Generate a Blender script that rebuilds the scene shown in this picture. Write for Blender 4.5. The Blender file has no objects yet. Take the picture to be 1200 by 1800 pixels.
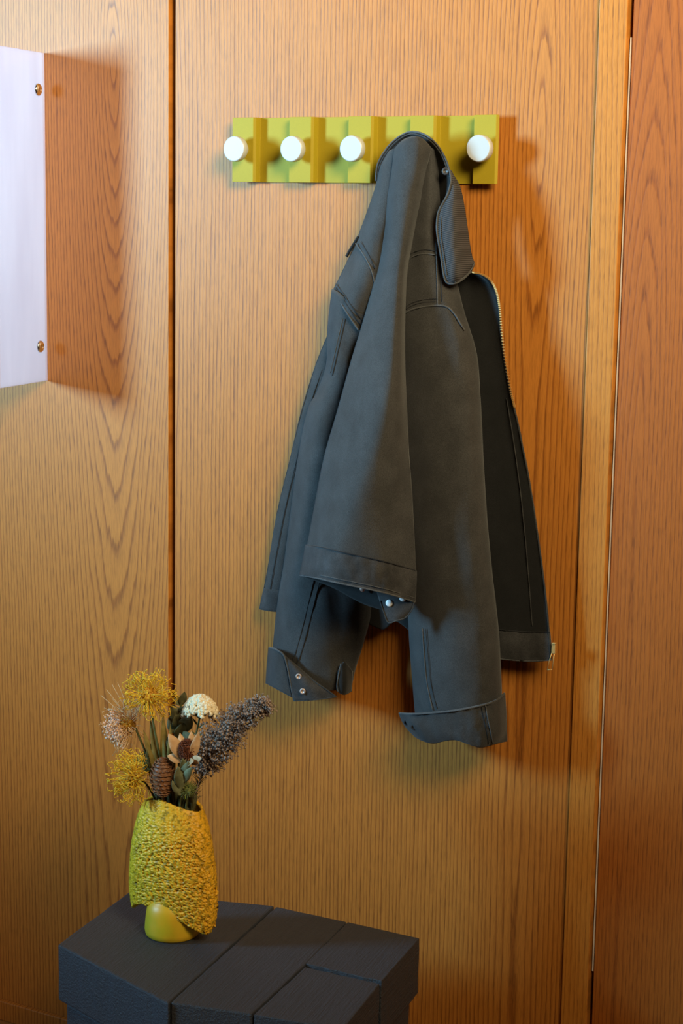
import bpy, bmesh, math, random
from mathutils import Vector, Matrix, noise
random.seed(7)
S = bpy.context.scene
C = S.collection

# ------------------------------------------------------------------ camera
FPX = 3199.73
CAM = Vector((1.34, -2.45, 1.477))
RU = Vector((0.87146933, 0.4901847, 0.01612959))      # image right, in the room
RV = Vector((0.09445681, -0.1354757, -0.98626784))    # image down
RW = Vector((-0.48126824, 0.86102572, -0.1643642))    # view direction
cd = bpy.data.cameras.new('camera')
cam = bpy.data.objects.new('camera', cd); C.objects.link(cam)
cd.sensor_fit = 'VERTICAL'; cd.sensor_height = 36.0; cd.sensor_width = 24.0
cd.lens = FPX / 1800 * 36
M = Matrix((RU, -RV, -RW)).transposed().to_4x4(); M.translation = CAM
cam.matrix_world = M
cd.clip_start = 0.05; cd.clip_end = 50
S.camera = cam

# ------------------------------------------------------------------ light
S.view_settings.view_transform = 'Standard'; S.view_settings.look = 'None'
S.view_settings.gamma = 1.0; S.view_settings.use_curve_mapping = False
S.view_settings.exposure = 0.0
w = bpy.data.worlds.new('world'); S.world = w; w.use_nodes = True
bg = w.node_tree.nodes['Background']
bg.inputs[0].default_value = (1.0, 0.50, 0.16, 1); bg.inputs[1].default_value = 0.045
def area(name, loc, target, sx, sy, power, col, spread=180):
    l = bpy.data.lights.new(name, 'AREA'); l.shape = 'RECTANGLE'; l.size = sx; l.size_y = sy
    l.energy = power; l.color = col; l.spread = math.radians(spread)
    o = bpy.data.objects.new(name, l); C.objects.link(o); o.location = loc
    o.rotation_euler = (Vector(target) - Vector(loc)).to_track_quat('-Z', 'Y').to_euler()
    return o
area('window_daylight', (-2.50, -2.10, 1.80), (0.0, 0, 1.98), 0.5, 0.8, 47, (0.33, 0.70, 1.0), 72)
area('lamp_right', (1.95, -1.75, 2.65), (-0.25, 0, 2.10), 1.0, 1.0, 34, (1.0, 0.82, 0.50), 88)

# ------------------------------------------------------------------ helpers
def ray(px, py):
    return (RU * (px - 600) + RV * (py - 900) + RW * FPX)
def P(px, py, dep=0.0):                 # point at a given distance in front of the wall
    d = ray(px, py); return CAM + d * ((-dep - CAM.y) / d.y)
def PZ(px, py, z):                      # point at a given height
    d = ray(px, py); return CAM + d * ((z - CAM.z) / d.z)

def link(name, me, mat=None, parent=None, smooth=False):
    o = bpy.data.objects.new(name, me); C.objects.link(o)
    if mat: me.materials.append(mat)
    if parent: o.parent = parent
    if smooth:
        for p in me.polygons: p.use_smooth = True
    return o
def tag(o, label=None, cat=None, group=None, kind=None):
    if label: o['label'] = label
    if cat: o['category'] = cat
    if group: o['group'] = group
    if kind: o['kind'] = kind
    return o
def thing(name, label, cat, loc=(0, 0, 0), group=None):
    o = bpy.data.objects.new(name, None); C.objects.link(o); o.location = loc
    o.empty_display_size = 0.05
    tag(o, label, cat, group); return o
def keep(o, parent):                    # parent an object whose mesh is in room coordinates
    o.parent = parent
    o.matrix_parent_inverse = Matrix.Translation(-Vector(parent.location))
    return o

class MB:
    def __init__(s): s.v = []; s.f = []
    def box(s, x0, x1, y0, y1, z0, z1):
        b = len(s.v)
        s.v += [(x, y, z) for z in (z0, z1) for y in (y0, y1) for x in (x0, x1)]
        s.f += [tuple(b + i for i in q) for q in ((0,2,3,1),(4,5,7,6),(0,1,5,4),(2,6,7,3),(0,4,6,2),(1,3,7,5))]
        return s
    def tube(s, pts, r, n=5, r2=None, cap=True):
        pts = [Vector(p) for p in pts]; b = len(s.v); m = len(pts)
        up = None
        for i, p in enumerate(pts):
            t = (pts[min(i+1, m-1)] - pts[max(i-1, 0)])
            if t.length < 1e-9: t = Vector((0, 0, 1))
            t.normalize()
            if up is None:
                up = t.orthogonal().normalized()
            else:
                up = (up - t * up.dot(t))
                if up.length < 1e-6: up = t.orthogonal()
                up.normalize()
            sd = t.cross(up)
            rr = (r if r2 is None else r + (r2 - r) * i / (m - 1)) if not callable(r) else r(i / (m - 1))
            for k in range(n):
                a = 2 * math.pi * k / n
                s.v.append(tuple(p + up * (math.cos(a) * rr) + sd * (math.sin(a) * rr)))
        for i in range(m - 1):
            for k in range(n):
                k2 = (k + 1) % n
                s.f.append((b+i*n+k, b+i*n+k2, b+(i+1)*n+k2, b+(i+1)*n+k))
        if cap:
            s.f.append(tuple(b + k for k in reversed(range(n))))
            s.f.append(tuple(b + (m-1)*n + k for k in range(n)))
        return s
    def ball(s, c, r, nu=6, nv=4, sc=(1, 1, 1), jit=0):
        b = len(s.v); c = Vector(c)
        s.v.append(tuple(c + Vector((0, 0, r * sc[2]))))
        for j in range(1, nv):
            th = math.pi * j / nv
            for k in range(nu):
                a = 2 * math.pi * k / nu; q = r * (1 + random.uniform(-jit, jit))
                s.v.append((c.x + q*sc[0]*math.sin(th)*math.cos(a), c.y + q*sc[1]*math.sin(th)*math.sin(a), c.z + q*sc[2]*math.cos(th)))
        s.v.append(tuple(c - Vector((0, 0, r * sc[2]))))
        e = len(s.v) - 1
        for k in range(nu): s.f.append((b, b+1+k, b+1+(k+1) % nu))
        for j in range(nv - 2):
            for k in range(nu):
                a = b+1+j*nu+k; a2 = b+1+j*nu+(k+1) % nu
                s.f.append((a, a+nu, a2+nu, a2))
        for k in range(nu): s.f.append((e, e-nu+(k+1) % nu, e-nu+k))
        return s
    def lathe(s, prof, c, axis=(0, 0, 1), n=28):   # prof: (radius, height along axis)
        c = Vector(c); ax = Vector(axis).normalized(); u = ax.orthogonal().normalized(); v = ax.cross(u)
        b = len(s.v); m = len(prof)
        for r, h in prof:
            for k in range(n):
                a = 2 * math.pi * k / n
                s.v.append(tuple(c + ax*h + u*(r*math.cos(a)) + v*(r*math.sin(a))))
        for i in range(m - 1):
            for k in range(n):
                k2 = (k+1) % n
                s.f.append((b+i*n+k, b+i*n+k2, b+(i+1)*n+k2, b+(i+1)*n+k))
        s.f.append(tuple(b+k for k in reversed(range(n)))); s.f.append(tuple(b+(m-1)*n+k for k in range(n)))
        return s
    def leaf(s, base, tip, width, nrm, bend=0.0, n=6, fold=0.15, shape=None):
        base = Vector(base); tip = Vector(tip); t = (tip - base); L = t.length; t.normalize()
        nrm = Vector(nrm); nrm = (nrm - t*nrm.dot(t)).normalized(); sd = t.cross(nrm)
        b = len(s.v); th = width * 0.05
        for lay in (0, 1):
            for i in range(n + 1):
                q = i / n
                wd = width * (shape(q) if shape else math.sin(math.pi * (0.04 + 0.95*q)) ** 0.8) * 0.5
                c = base + t*(L*q) + nrm*(bend*L*math.sin(math.pi*q*0.5)*q) - nrm*(th*lay)
                s.v += [tuple(c - sd*wd + nrm*(fold*wd)), tuple(c), tuple(c + sd*wd + nrm*(fold*wd))]
        o = 3*(n+1)
        for i in range(n):
            a = b + 3*i
            s.f += [(a, a+1, a+4, a+3), (a+1, a+2, a+5, a+4)]
            a += o
            s.f += [(a+3, a+4, a+1, a), (a+4, a+5, a+2, a+1)]
        for i in range(n):
            a = b + 3*i
            s.f += [(a+3, a+3+o, a+o, a), (a+2, a+2+o, a+5+o, a+5)]
        return s
    def mesh(s, name='m'):
        me = bpy.data.meshes.new(name); me.from_pydata([tuple(v) for v in s.v], [], s.f); me.update(); return me
    def build(s, name, mat, parent=None, smooth=False, bevel=0, inv=True):
        o = link(name, s.mesh(name), mat, None, smooth)
        if parent:
            keep(o, parent)
        if bevel:
            m = o.modifiers.new('bevel', 'BEVEL'); m.width = bevel; m.segments = 2; m.limit_method = 'ANGLE'
        return o

# ------------------------------------------------------------------ materials
def newmat(name):
    m = bpy.data.materials.new(name); m.use_nodes = True
    nt = m.node_tree; return m, nt, nt.nodes['Principled BSDF']
def N(nt, typ, **kw):
    n = nt.nodes.new(typ)
    for k, v in kw.items(): setattr(n, k, v)
    return n
def math_(nt, op, a, b=None, c=None):
    n = N(nt, 'ShaderNodeMath', operation=op)
    for i, x in enumerate((a, b, c)):
        if x is None: continue
        if isinstance(x, (int, float)): n.inputs[i].default_value = x
        else: nt.links.new(x, n.inputs[i])
    return n.outputs[0]
def ramp(nt, fac, stops, interp='LINEAR'):
    n = N(nt, 'ShaderNodeValToRGB'); r = n.color_ramp; r.interpolation = interp
    while len(r.elements) < len(stops): r.elements.new(0.5)
    for e, (p, c) in zip(r.elements, stops):
        e.position = p; e.color = (*c, 1) if len(c) == 3 else c
    nt.links.new(fac, n.inputs[0]); return n.outputs[0]
def mixc(nt, fac, a, b, mode='MIX'):
    n = N(nt, 'ShaderNodeMix', data_type='RGBA', blend_type=mode)
    for s, x in ((n.inputs[0], fac), (n.inputs[6], a), (n.inputs[7], b)):
        if isinstance(x, (int, float)): s.default_value = x
        elif isinstance(x, tuple): s.default_value = (*x, 1) if len(x) == 3 else x
        else: nt.links.new(x, s)
    return n.outputs[2]
def scaled(nt, sc, loc=(0, 0, 0)):
    tc = N(nt, 'ShaderNodeTexCoord'); mp = N(nt, 'ShaderNodeMapping')
    mp.inputs['Scale'].default_value = sc; mp.inputs['Location'].default_value = loc
    nt.links.new(tc.outputs['Object'], mp.inputs[0]); return mp.outputs[0]
def noise_(nt, vec, scale=1, detail=3, rough=0.5):
    n = N(nt, 'ShaderNodeTexNoise'); n.inputs['Scale'].default_value = scale
    n.inputs['Detail'].default_value = detail; n.inputs['Roughness'].default_value = rough
    nt.links.new(vec, n.inputs['Vector']); return n.outputs[0]
def bump(nt, h, strength, dist, bsdf):
    n = N(nt, 'ShaderNodeBump'); n.inputs['Strength'].default_value = strength; n.inputs['Distance'].default_value = dist
    nt.links.new(h, n.inputs['Height']); nt.links.new(n.outputs[0], bsdf.inputs['Normal'])

def oak(name, x0, h0, slope, p, light, dark, warp=0.012, seed=0.0, horiz=False, z0=1.4, line=0.75, hm=None, mirror=None):
    m, nt, b = newmat(name)
    tc = N(nt, 'ShaderNodeTexCoord'); sp = N(nt, 'ShaderNodeSeparateXYZ'); nt.links.new(tc.outputs['Object'], sp.inputs[0])
    X, Z = sp.outputs[0], sp.outputs[2]
    if horiz: X, Z = sp.outputs[1], sp.outputs[0]
    cmb = N(nt, 'ShaderNodeCombineXYZ'); nt.links.new(X, cmb.inputs[0]); nt.links.new(Z, cmb.inputs[2]); cmb.inputs[1].default_value = seed
    def sc(sx, sz):
        v = N(nt, 'ShaderNodeVectorMath', operation='MULTIPLY'); nt.links.new(cmb.outputs[0], v.inputs[0])
        v.inputs[1].default_value = (sx, 1, sz); return v.outputs[0]
    wn = noise_(nt, sc(5, 1.1), 1, 2); wn2 = noise_(nt, sc(70, 2.2), 1, 3)
    wv = math_(nt, 'MULTIPLY', math_(nt, 'SUBTRACT', wn, 0.5), warp * 4)
    wv2 = math_(nt, 'MULTIPLY', math_(nt, 'SUBTRACT', wn2, 0.5), p * 1.25)
    if mirror is not None:               # book-matched veneer: the figure repeats about a joint
        d = math_(nt, 'SUBTRACT', math_(nt, 'ABSOLUTE', math_(nt, 'SUBTRACT', X, mirror)), x0 - mirror)
    else:
        d = math_(nt, 'SUBTRACT', X, x0)
    d = math_(nt, 'ADD', d, wv)
    dz = math_(nt, 'SUBTRACT', Z, z0)
    if hm:
        h = math_(nt, 'SUBTRACT', h0, math_(nt, 'MULTIPLY', math_(nt, 'TANH', math_(nt, 'MULTIPLY', dz, slope / hm)), hm))
    else:
        dz = math_(nt, 'ADD', dz, math_(nt, 'MULTIPLY', math_(nt, 'MULTIPLY', dz, dz), 0.35))
        h = math_(nt, 'SUBTRACT', h0, math_(nt, 'MULTIPLY', dz, slope))
    h = math_(nt, 'ADD', h, math_(nt, 'MULTIPLY', math_(nt, 'SUBTRACT', noise_(nt, sc(2, 5), 1, 1), 0.5), p * 0.7))
    R = math_(nt, 'SQRT', math_(nt, 'ADD', math_(nt, 'MULTIPLY', d, d), math_(nt, 'MULTIPLY', h, h)))
    R = math_(nt, 'ADD', R, wv2)
    fr = math_(nt, 'FRACT', math_(nt, 'DIVIDE', R, p))
    ring = ramp(nt, fr, [(0, (0.25,)*3), (0.07, (0.05,)*3), (0.26, (0.80,)*3), (0.75, (1,)*3), (0.94, (0.92,)*3), (1, (0.25,)*3)])
    pores = noise_(nt, sc(620, 42), 1, 2, 0.6)
    pr = ramp(nt, pores, [(0.40, (0.15,)*3), (0.54, (1,)*3)])
    # pores gather in the dark early wood: dashes along each ring
    poremix = mixc(nt, math_(nt, 'SUBTRACT', 1.0, math_(nt, 'MULTIPLY', ring, 0.62)), (1, 1, 1), pr)
    fib = noise_(nt, sc(330, 7), 1, 3, 0.6)
    col = mixc(nt, math_(nt, 'ADD', math_(nt, 'MULTIPLY', ring, line), (1 - line)), dark, light)
    col = mixc(nt, 0.55, col, poremix, 'MULTIPLY')
    col = mixc(nt, math_(nt, 'MULTIPLY', fib, 0.35), col, dark)
    big = noise_(nt, sc(3.2, 0.55), 1, 2)
    col = mixc(nt, math_(nt, 'MULTIPLY', big, 0.28), col, tuple(c*0.72 for c in light))
    nt.links.new(col, b.inputs['Base Color'])
    b.inputs['Roughness'].default_value = 0.50
    b.inputs['Specular IOR Level'].default_value = 0.30
    bump(nt, ring, 0.12, 0.0006, b)
    return m
OL = (0.61, 0.222, 0.034); OD = (0.27, 0.074, 0.010)
M_oak_l = oak('oak_left', P(200, 400).x, 0.036, 0.105, 0.0060, OL, OD, 0.004, 3.1, line=0.88)
M_oak_c = oak('oak_centre', P(950, 240).x, 0.0, -0.10, 0.0068, OL, OD, 0.003, 8.4, z0=P(950, 240).z, hm=0.028, mirror=P(597, 240).x, line=0.95)
M_oak_t = oak('oak_trim', 0.9, 0.5, 0.02, 0.0052, (0.64, 0.245, 0.036), (0.37, 0.115, 0.015), 0.004, 5.0)
M_oak_d = oak('oak_door', P(1142, 300).x, 0.030, -0.075, 0.0058, (0.46, 0.128, 0.015), (0.26, 0.060, 0.007), 0.006, 1.7, z0=P(1142, 300).z, hm=0.025)
M_oak_f = oak('oak_floor', 0.2, 0.4, 0.02, 0.012, (0.42, 0.19, 0.06), (0.22, 0.09, 0.025), 0.01, 2.2, True)
M_groove, _, _b = newmat('groove_stain'); _b.inputs['Base Color'].default_value = (0.14, 0.052, 0.018, 1); _b.inputs['Roughness'].default_value = 0.6
M_alu, _, _b = newmat('brushed_aluminium'); _b.inputs['Base Color'].default_value = (0.90, 0.92, 0.92, 1); _b.inputs['Metallic'].default_value = 0.15; _b.inputs['Roughness'].default_value = 0.45
M_chrome, _, _b = newmat('polished_steel'); _b.inputs['Base Color'].default_value = (0.88, 0.86, 0.86, 1); _b.inputs['Metallic'].default_value = 1; _b.inputs['Roughness'].default_value = 0.16

# ------------------------------------------------------------------ the setting
def struct(mb, name, mat, bevel=0):
    o = mb.build(name, mat, None, False, bevel); tag(o, kind='structure'); return o
GX0, GX1 = P(296.5, 600).x, P(307.3, 600).x       # shadow groove between the two veneer panels
TX0, TX1 = P(1053, 0, 0.006).x, P(1103.5, 0, 0.006).x
DX0 = P(1113.5, 0, 0.0).x
wl = struct(MB().box(-1.9, GX0, 0, 0.03, 0, 2.7), 'wall_left', M_oak_l, 0.0012)
tag(wl, 'oak veneer wall panel with arched grain left of the dark groove')
wc = struct(MB().box(GX1, TX0 - 0.0015, 0, 0.03, 0, 2.7), 'wall_back', M_oak_c, 0.0012)
tag(wc, 'wide oak veneer wall panel behind the coat rack')
struct(MB().box(GX0 - 0.01, GX1 + 0.01, 0.012, 0.03, 0, 2.7), 'trim_1', M_groove)
struct(MB().box(TX0, TX1, -0.006, 0.03, 0, 2.7), 'trim_2', M_oak_t, 0.0015)
struct(MB().box(TX0 - 0.006, TX0 + 0.002, 0.006, 0.03, 0, 2.7), 'trim_3', M_groove)
struct(MB().box(TX1 - 0.01, DX0 + 0.02, 0.028, 0.034, 0, 2.7), 'trim_4', M_groove)
struct(MB().box(DX0, 1.9, 0.0, 0.028, 0.006, 2.7), 'door_1', M_oak_d, 0.001)
sx = P(1107.6, 66, -0.004)
struct(MB().box(TX1 + 0.0022, TX1 + 0.0046, 0.003, 0.027, 0.35, sx.z), 'trim_5', M_alu)
struct(MB().box(-1.9, TX0 - 0.002, -0.010, 0, 0, 0.0376), 'baseboard_back', M_oak_l, 0.002)
struct(MB().box(-1.9, 1.9, -3.2, 0.03, -0.02, 0), 'floor', M_oak_f)

# ------------------------------------------------------------------ metal panel at the left edge
def mat_simple(name, col, rough=0.5, metal=0, spec=0.5, coat=0):
    m, nt, b = newmat(name); b.inputs['Base Color'].default_value = (*col, 1); b.inputs['Roughness'].default_value = rough
    b.inputs['Metallic'].default_value = metal; b.inputs['Specular IOR Level'].default_value = spec
    b.inputs['Coat Weight'].default_value = coat; return m
def lavender():
    m, nt, b = newmat('frosted_lavender_acrylic')
    v = scaled(nt, (1, 14, 2.2)); n1 = noise_(nt, v, 2, 3)
    col = ramp(nt, n1, [(0.3, (0.78, 0.61, 0.64)), (0.7, (0.86, 0.69, 0.71))])
    nt.links.new(col, b.inputs['Base Color']); b.inputs['Roughness'].default_value = 0.38
    tr = N(nt, 'ShaderNodeBsdfTranslucent'); nt.links.new(col, tr.inputs[0])
    mx = N(nt, 'ShaderNodeMixShader'); mx.inputs[0].default_value = 0.7
    nt.links.new(b.outputs[0], mx.inputs[1]); nt.links.new(tr.outputs[0], mx.inputs[2])
    tp = N(nt, 'ShaderNodeBsdfTransparent'); m2 = N(nt, 'ShaderNodeMixShader'); m2.inputs[0].default_value = 0.34
    nt.links.new(mx.outputs[0], m2.inputs[1]); nt.links.new(tp.outputs[0], m2.inputs[2])
    nt.links.new(m2.outputs[0], nt.nodes['Material Output'].inputs[0]); return m
M_lav = lavender()
pt = P(79, 93, 0.001); pb = P(83, 669, 0.001)
nt_ = PZ(0, 80.5, pt.z); nb_ = PZ(0, 683.5, pb.z)
near = Vector(((nt_.x + nb_.x) / 2, (nt_.y + nb_.y) / 2, 0)); far = Vector(((pt.x + pb.x) / 2, -0.001, 0))
dirp = (near - far).normalized(); nr = Vector((-dirp.y, dirp.x, 0))
if nr.x < 0: nr = -nr
PL = (near - far).length + 0.006; th = 0.004
pan = thing('acrylic_panel', 'pale lavender acrylic sheet with two dome screws standing out from wood wall', 'panel', (far.x, -0.001, pb.z))
mb = MB()
for z in (pb.z, pt.z):
    for q in (far, far + dirp*PL, far + dirp*PL - nr*th, far - nr*th): mb.v.append((q.x, q.y, z))
mb.f = [(0,3,2,1),(4,5,6,7),(0,1,5,4),(1,2,6,5),(2,3,7,6),(3,0,4,7)]
mb.build('sheet', M_lav, pan, False, 0.0008)
def on_panel(px, py):
    d = ray(px, py); t = (far - CAM).dot(nr) / d.dot(nr); return CAM + d*t
for px, py in ((66.5, 157.5), (70.3, 609)):
    c = on_panel(px, py)
    prof = [(0.0105, 0), (0.0105, 0.0012), (0.0092, 0.003), (0.0065, 0.0046), (0.0035, 0.0052), (0.003, 0.0040), (0.0005, 0.0038)]
    tag(MB().lathe(prof, c, nr, 24).build('dome_screw', M_chrome, pan, True), 'polished steel dome screw')

# ------------------------------------------------------------------ coat rack
def powder(name, col):
    m, nt, b = newmat(name); n1 = noise_(nt, scaled(nt, (1, 1, 1)), 900, 2)
    nt.links.new(mixc(nt, n1, tuple(c*0.9 for c in col), tuple(c*1.08 for c in col)), b.inputs['Base Color'])
    b.inputs['Roughness'].default_value = 0.6; b.inputs['Specular IOR Level'].default_value = 0.2; bump(nt, n1, 0.08, 0.0004, b); return m
M_olive = powder('olive_powder_coat', (0.375, 0.280, 0.016))
M_white = mat_simple('white_lacquer', (0.50, 0.50, 0.49), 0.35)
RF = 0.0185                                           # raised flats in front of the wall
fl = [(408.3, 448), (508, 549.5), (611.5, 654.5), (719.8, 764.5), (831.8, 874.5)]
flx = [(P(a, 262, RF).x, P(b, 262, RF).x) for a, b in fl]
rzt = P(640, 204, RF).z; rzb = P(640, 321.6, RF).z
rack = thing('coat_rack', 'olive green wall coat rack of folded metal with five white knobs', 'coat rack', ((flx[0][0] + flx[-1][1]) / 2, 0, rzb))
rc = 0.0035; ch = 0.0036
prof = []
for i, (a, b) in enumerate(flx):             # one folded sheet: flat, chamfer, return, bay, flat ...
    if i: prof.append((a, rc))
    prof.append((a, RF)); prof.append((b - ch, RF)); prof.append((b, RF - ch * 0.8))
    if i < 4: prof.append((b, rc))
rail = MB(); nz = 3
for j in range(nz):
    z = rzb + (rzt - rzb) * j / (nz - 1)
    rail.v += [(x, -d, z) for x, d in prof]
n = len(prof)
for j in range(nz - 1):
    for i in range(n - 1): rail.f.append((j*n+i, j*n+i+1, (j+1)*n+i+1, (j+1)*n+i))
o = rail.build('rail', M_olive, rack)
md = o.modifiers.new('sheet', 'SOLIDIFY'); md.thickness = 0.003; md.offset = -1; md.use_even_offset = True
md = o.modifiers.new('bevel', 'BEVEL'); md.width = 0.0005; md.segments = 2; md.limit_method = 'ANGLE'
kn = [(410.5, 261.5), (511, 261.5), (616, 261), (725, 261), (840, 260.7)]
KD = 0.026
for px, py in kn:
    c = P(px, py, RF + KD)
    prof = [(0.0105, 0), (0.0112, 0.002), (0.0122, 0.010), (0.0150, 0.0125), (0.0186, 0.0142), (0.0193, 0.0155), (0.0194, KD - 0.003), (0.0189, KD - 0.001), (0.0178, KD), (0.008, KD)]
    k_ = MB().lathe(prof, (c.x, -RF, c.z), (0, -1, 0), 40).build('knob', M_white, rack, True)
    k_.data.set_sharp_from_angle(angle=0.5); tag(k_, 'white lacquered round knob')

# ------------------------------------------------------------------ the jacket
def canvas(name, col, twill=2600, amp=0.35, fade=0.35):
    m, nt, b = newmat(name)
    v = scaled(nt, (1, 1, 1))
    n1 = noise_(nt, v, 26, 4, 0.6); n2 = noise_(nt, v, 900, 3, 0.75)
    c = mixc(nt, ramp(nt, n1, [(0.3, (0,)*3), (0.75, (1,)*3)]), tuple(x*(1-fade*0.5) for x in col), tuple(x*(1+fade) for x in col))
    c = mixc(nt, 1.0, c, ramp(nt, n2, [(0.36, (0.62,)*3), (0.64, (1.30,)*3)]), 'MULTIPLY')
    nt.links.new(c, b.inputs['Base Color'])
    b.inputs['Roughness'].default_value = 0.88; b.inputs['Specular IOR Level'].default_value = 0.25
    b.inputs['Sheen Weight'].default_value = 0.12; b.inputs['Sheen Roughness'].default_value = 0.5
    bump(nt, n2, amp, 0.0006, b); return m
M_canvas = canvas('washed_black_canvas', (0.037, 0.036, 0.036))
M_dark = canvas('black_lining', (0.0085, 0.0085, 0.009), fade=0.5)
M_band = canvas('hem_canvas', (0.032, 0.031, 0.032), fade=0.9)
M_seam = canvas('worn_seam', (0.070, 0.070, 0.072), fade=0.5)
M_stitch = canvas('dark_stitch', (0.016, 0.016, 0.018))
def corduroy():
    m, nt, b = newmat('ribbed_twill')
    tc = N(nt, 'ShaderNodeTexCoord'); mp = N(nt, 'ShaderNodeMapping'); nt.links.new(tc.outputs['Object'], mp.inputs[0])
    mp.inputs['Rotation'].default_value = (0, math.radians(-14), 0)
    wv = N(nt, 'ShaderNodeTexWave'); wv.wave_type = 'BANDS'; wv.bands_direction = 'Z'; wv.inputs['Scale'].default_value = 115
    wv.inputs['Distortion'].default_value = 0.5; nt.links.new(mp.outputs[0], wv.inputs['Vector'])
    c = mixc(nt, wv.outputs[1], (0.014, 0.013, 0.014), (0.062, 0.057, 0.060))
    nt.links.new(c, b.inputs['Base Color']); b.inputs['Roughness'].default_value = 0.85
    bump(nt, wv.outputs[1], 0.5, 0.0012, b); return m
M_cord = corduroy()
M_brass = mat_simple('brass', (0.72, 0.42, 0.14), 0.42, 0.55)
M_snap = mat_simple('antique_snap_metal', (0.50, 0.38, 0.33), 0.5, 0.6)
M_snapw = mat_simple('bright_snap_metal', (0.95, 0.96, 0.96), 0.4, 0.0)
M_button = mat_simple('dark_snap', (0.045, 0.038, 0.036), 0.45, 0.0)

JOFF = 1.2                              # the whole coat hangs off the wall, carried by the knob (cm)
Pw = P
EOFF = 0.0
def P(px, py, dep=0.0):
    t = max(0.0, min(1.0, (py - 430) / 330)); t = t * t * (3 - 2 * t)
    return Pw(px, py, dep + (JOFF + EOFF * t) / 100)
jk = P(725, 1290, 0.05)
jacket = thing('jacket', 'black canvas work jacket with ribbed collar and snap cuffs hanging on fourth knob', 'jacket', (jk.x, -0.05, jk.z))

def cr(a, b, c, d, t):
    return 0.5*((2*b) + (-a + c)*t + (2*a - 5*b + 4*c - d)*t*t + (-a + 3*b - 3*c + d)*t*t*t)
def spline(pts, n, closed=False):
    m = len(pts); out = []
    seg = m if closed else m - 1
    for i in range(n if closed else n + 1):
        u = i / n * seg; k = min(int(u), seg - 1); t = u - k
        if closed: q = [pts[(k + j) % m] for j in (-1, 0, 1, 2)]
        else: q = [pts[max(0, min(m - 1, k + j))] for j in (-1, 0, 1, 2)]
        out.append(tuple(cr(q[0][j], q[1][j], q[2][j], q[3][j], t) for j in range(len(pts[0]))))
    return out
def wr(x, y, amp, sc, seed):
    v = Vector((x / sc, y / (sc * 2.2), seed))
    return amp * (noise.noise(v) + 0.5 * noise.noise(v * 2.1) + 0.25 * noise.noise(v * 4.3))
def loft(name, rows, mat, parent=jacket, nu=26, nv=60, thick=0.0022, wrink=0.15, sc=38, seed=1.0, closed_back=None, extra=None):
    """rows of (px, py, cm in front of the wall); a smooth cloth surface through them"""
    cols = [spline([r[k] for r in rows], nv) for k in range(len(rows[0]))]
    grid = []
    for j in range(nv + 1):
        row = [c[j] for c in cols]
        if closed_back is not None:
            L, Rr = row[0], row[-1]
            for t in (0.8, 0.5, 0.2):
                row.append((L[0] + (Rr[0]-L[0])*t, L[1] + (Rr[1]-L[1])*t, closed_back + 0.25*(min(L[2], Rr[2]) - closed_back)))
            g = spline(row, nu, True)
        else:
            g = spline(row, nu)
        grid.append(g)
    me = bpy.data.meshes.new(name); vs = []; fs = []; samp = []
    for j, g in enumerate(grid):
        for i, (x, y, d) in enumerate(g):
            dd = d + wr(x, y, wrink, sc, seed)
            if extra: dd += extra(x, y)
            dd = max(dd, 0.5)
            vs.append(tuple(P(x, y, dd / 100))); samp.append((x, y, dd))
    n = len(grid[0]); cyc = closed_back is not None
    for j in range(nv):
        for i in range(n if cyc else n - 1):
            i2 = (i + 1) % n
            fs.append((j*n+i, (j+1)*n+i, (j+1)*n+i2, j*n+i2))
    me.from_pydata(vs, [], fs); me.update()
    o = link(name, me, mat, None, True); keep(o, parent)
    md = o.modifiers.new('cloth', 'SOLIDIFY'); md.thickness = thick; md.offset = 0
    o2 = o; SAMPLES[o.name] = samp
    return o
SAMPLES = {}
def depth_at(o, x, y):
    best = sorted(((sx-x)**2 + (sy-y)**2, sd) for sx, sy, sd in SAMPLES[o.name])[:5]
    f = [b for b in best if b[0] < best[0][0] + 60]
    return max(b[1] for b in f)
def seam(o, pts, r=0.0011, mat=None, name='seam', lift=0.12, n=None, parent=None):
    pp = spline(pts, n or max(8, len(pts) * 5))
    ds = [depth_at(o, x, y) for x, y in pp]
    ds = [sum(ds[max(0, i-2):i+3]) / len(ds[max(0, i-2):i+3]) for i in range(len(ds))]
    mb = MB().tube([P(x, y, (d + lift) / 100) for (x, y), d in zip(pp, ds)], r, 5)
    return mb.build(name, mat or M_seam, parent or o, True)
def rim(pts, r=0.0013, mat=None, parent=jacket, name='edge_piping', n=None):
    pp = spline(pts, n or len(pts) * 5)
    return keep_sub(MB().tube([P(x, y, d / 100) for x, y, d in pp], r, 6).build(name, mat or M_seam, None, True), parent)
def keep_sub(o, parent):
    o.parent = parent
    bpy.context.view_layer.update()
    o.matrix_parent_inverse = parent.matrix_world.inverted(); return o
_keep = keep
def keep(o, parent):
    return keep_sub(o, parent)

# --- inside of the right front, with zip
A = loft('right_front_panel', [
    [(792,482,2.4),(812,480,2.8),(828,478,3.4),(838,480,3.6)],
    [(796,500,1.8),(828,498,1.9),(852,496,2.7),(864,500,3.5)],
    [(800,545,1.5),(836,545,1.5),(864,545,2.4),(876,545,3.3)],
    [(810,640,1.3),(848,640,1.3),(874,640,2.3),(887,640,3.1)],
    [(825,740,1.2),(868,740,1.2),(897,740,2.2),(909,740,2.9)],
    [(835,840,1.2),(884,840,1.2),(918,840,2.2),(929,840,2.7)],
    [(845,950,1.2),(894,950,1.3),(934,950,2.2),(946,950,2.7)],
    [(855,1060,1.2),(905,1060,1.4),(947,1060,2.2),(960,1060,2.7)],
    [(866,1130,1.3),(913,1132,1.5),(954,1132,2.2),(967,1130,2.6)],
    [(868,1157,1.4),(915,1161,1.6),(955,1161,2.2),(968,1160,2.6)]], M_dark, wrink=0.18, seed=2.2)
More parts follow.
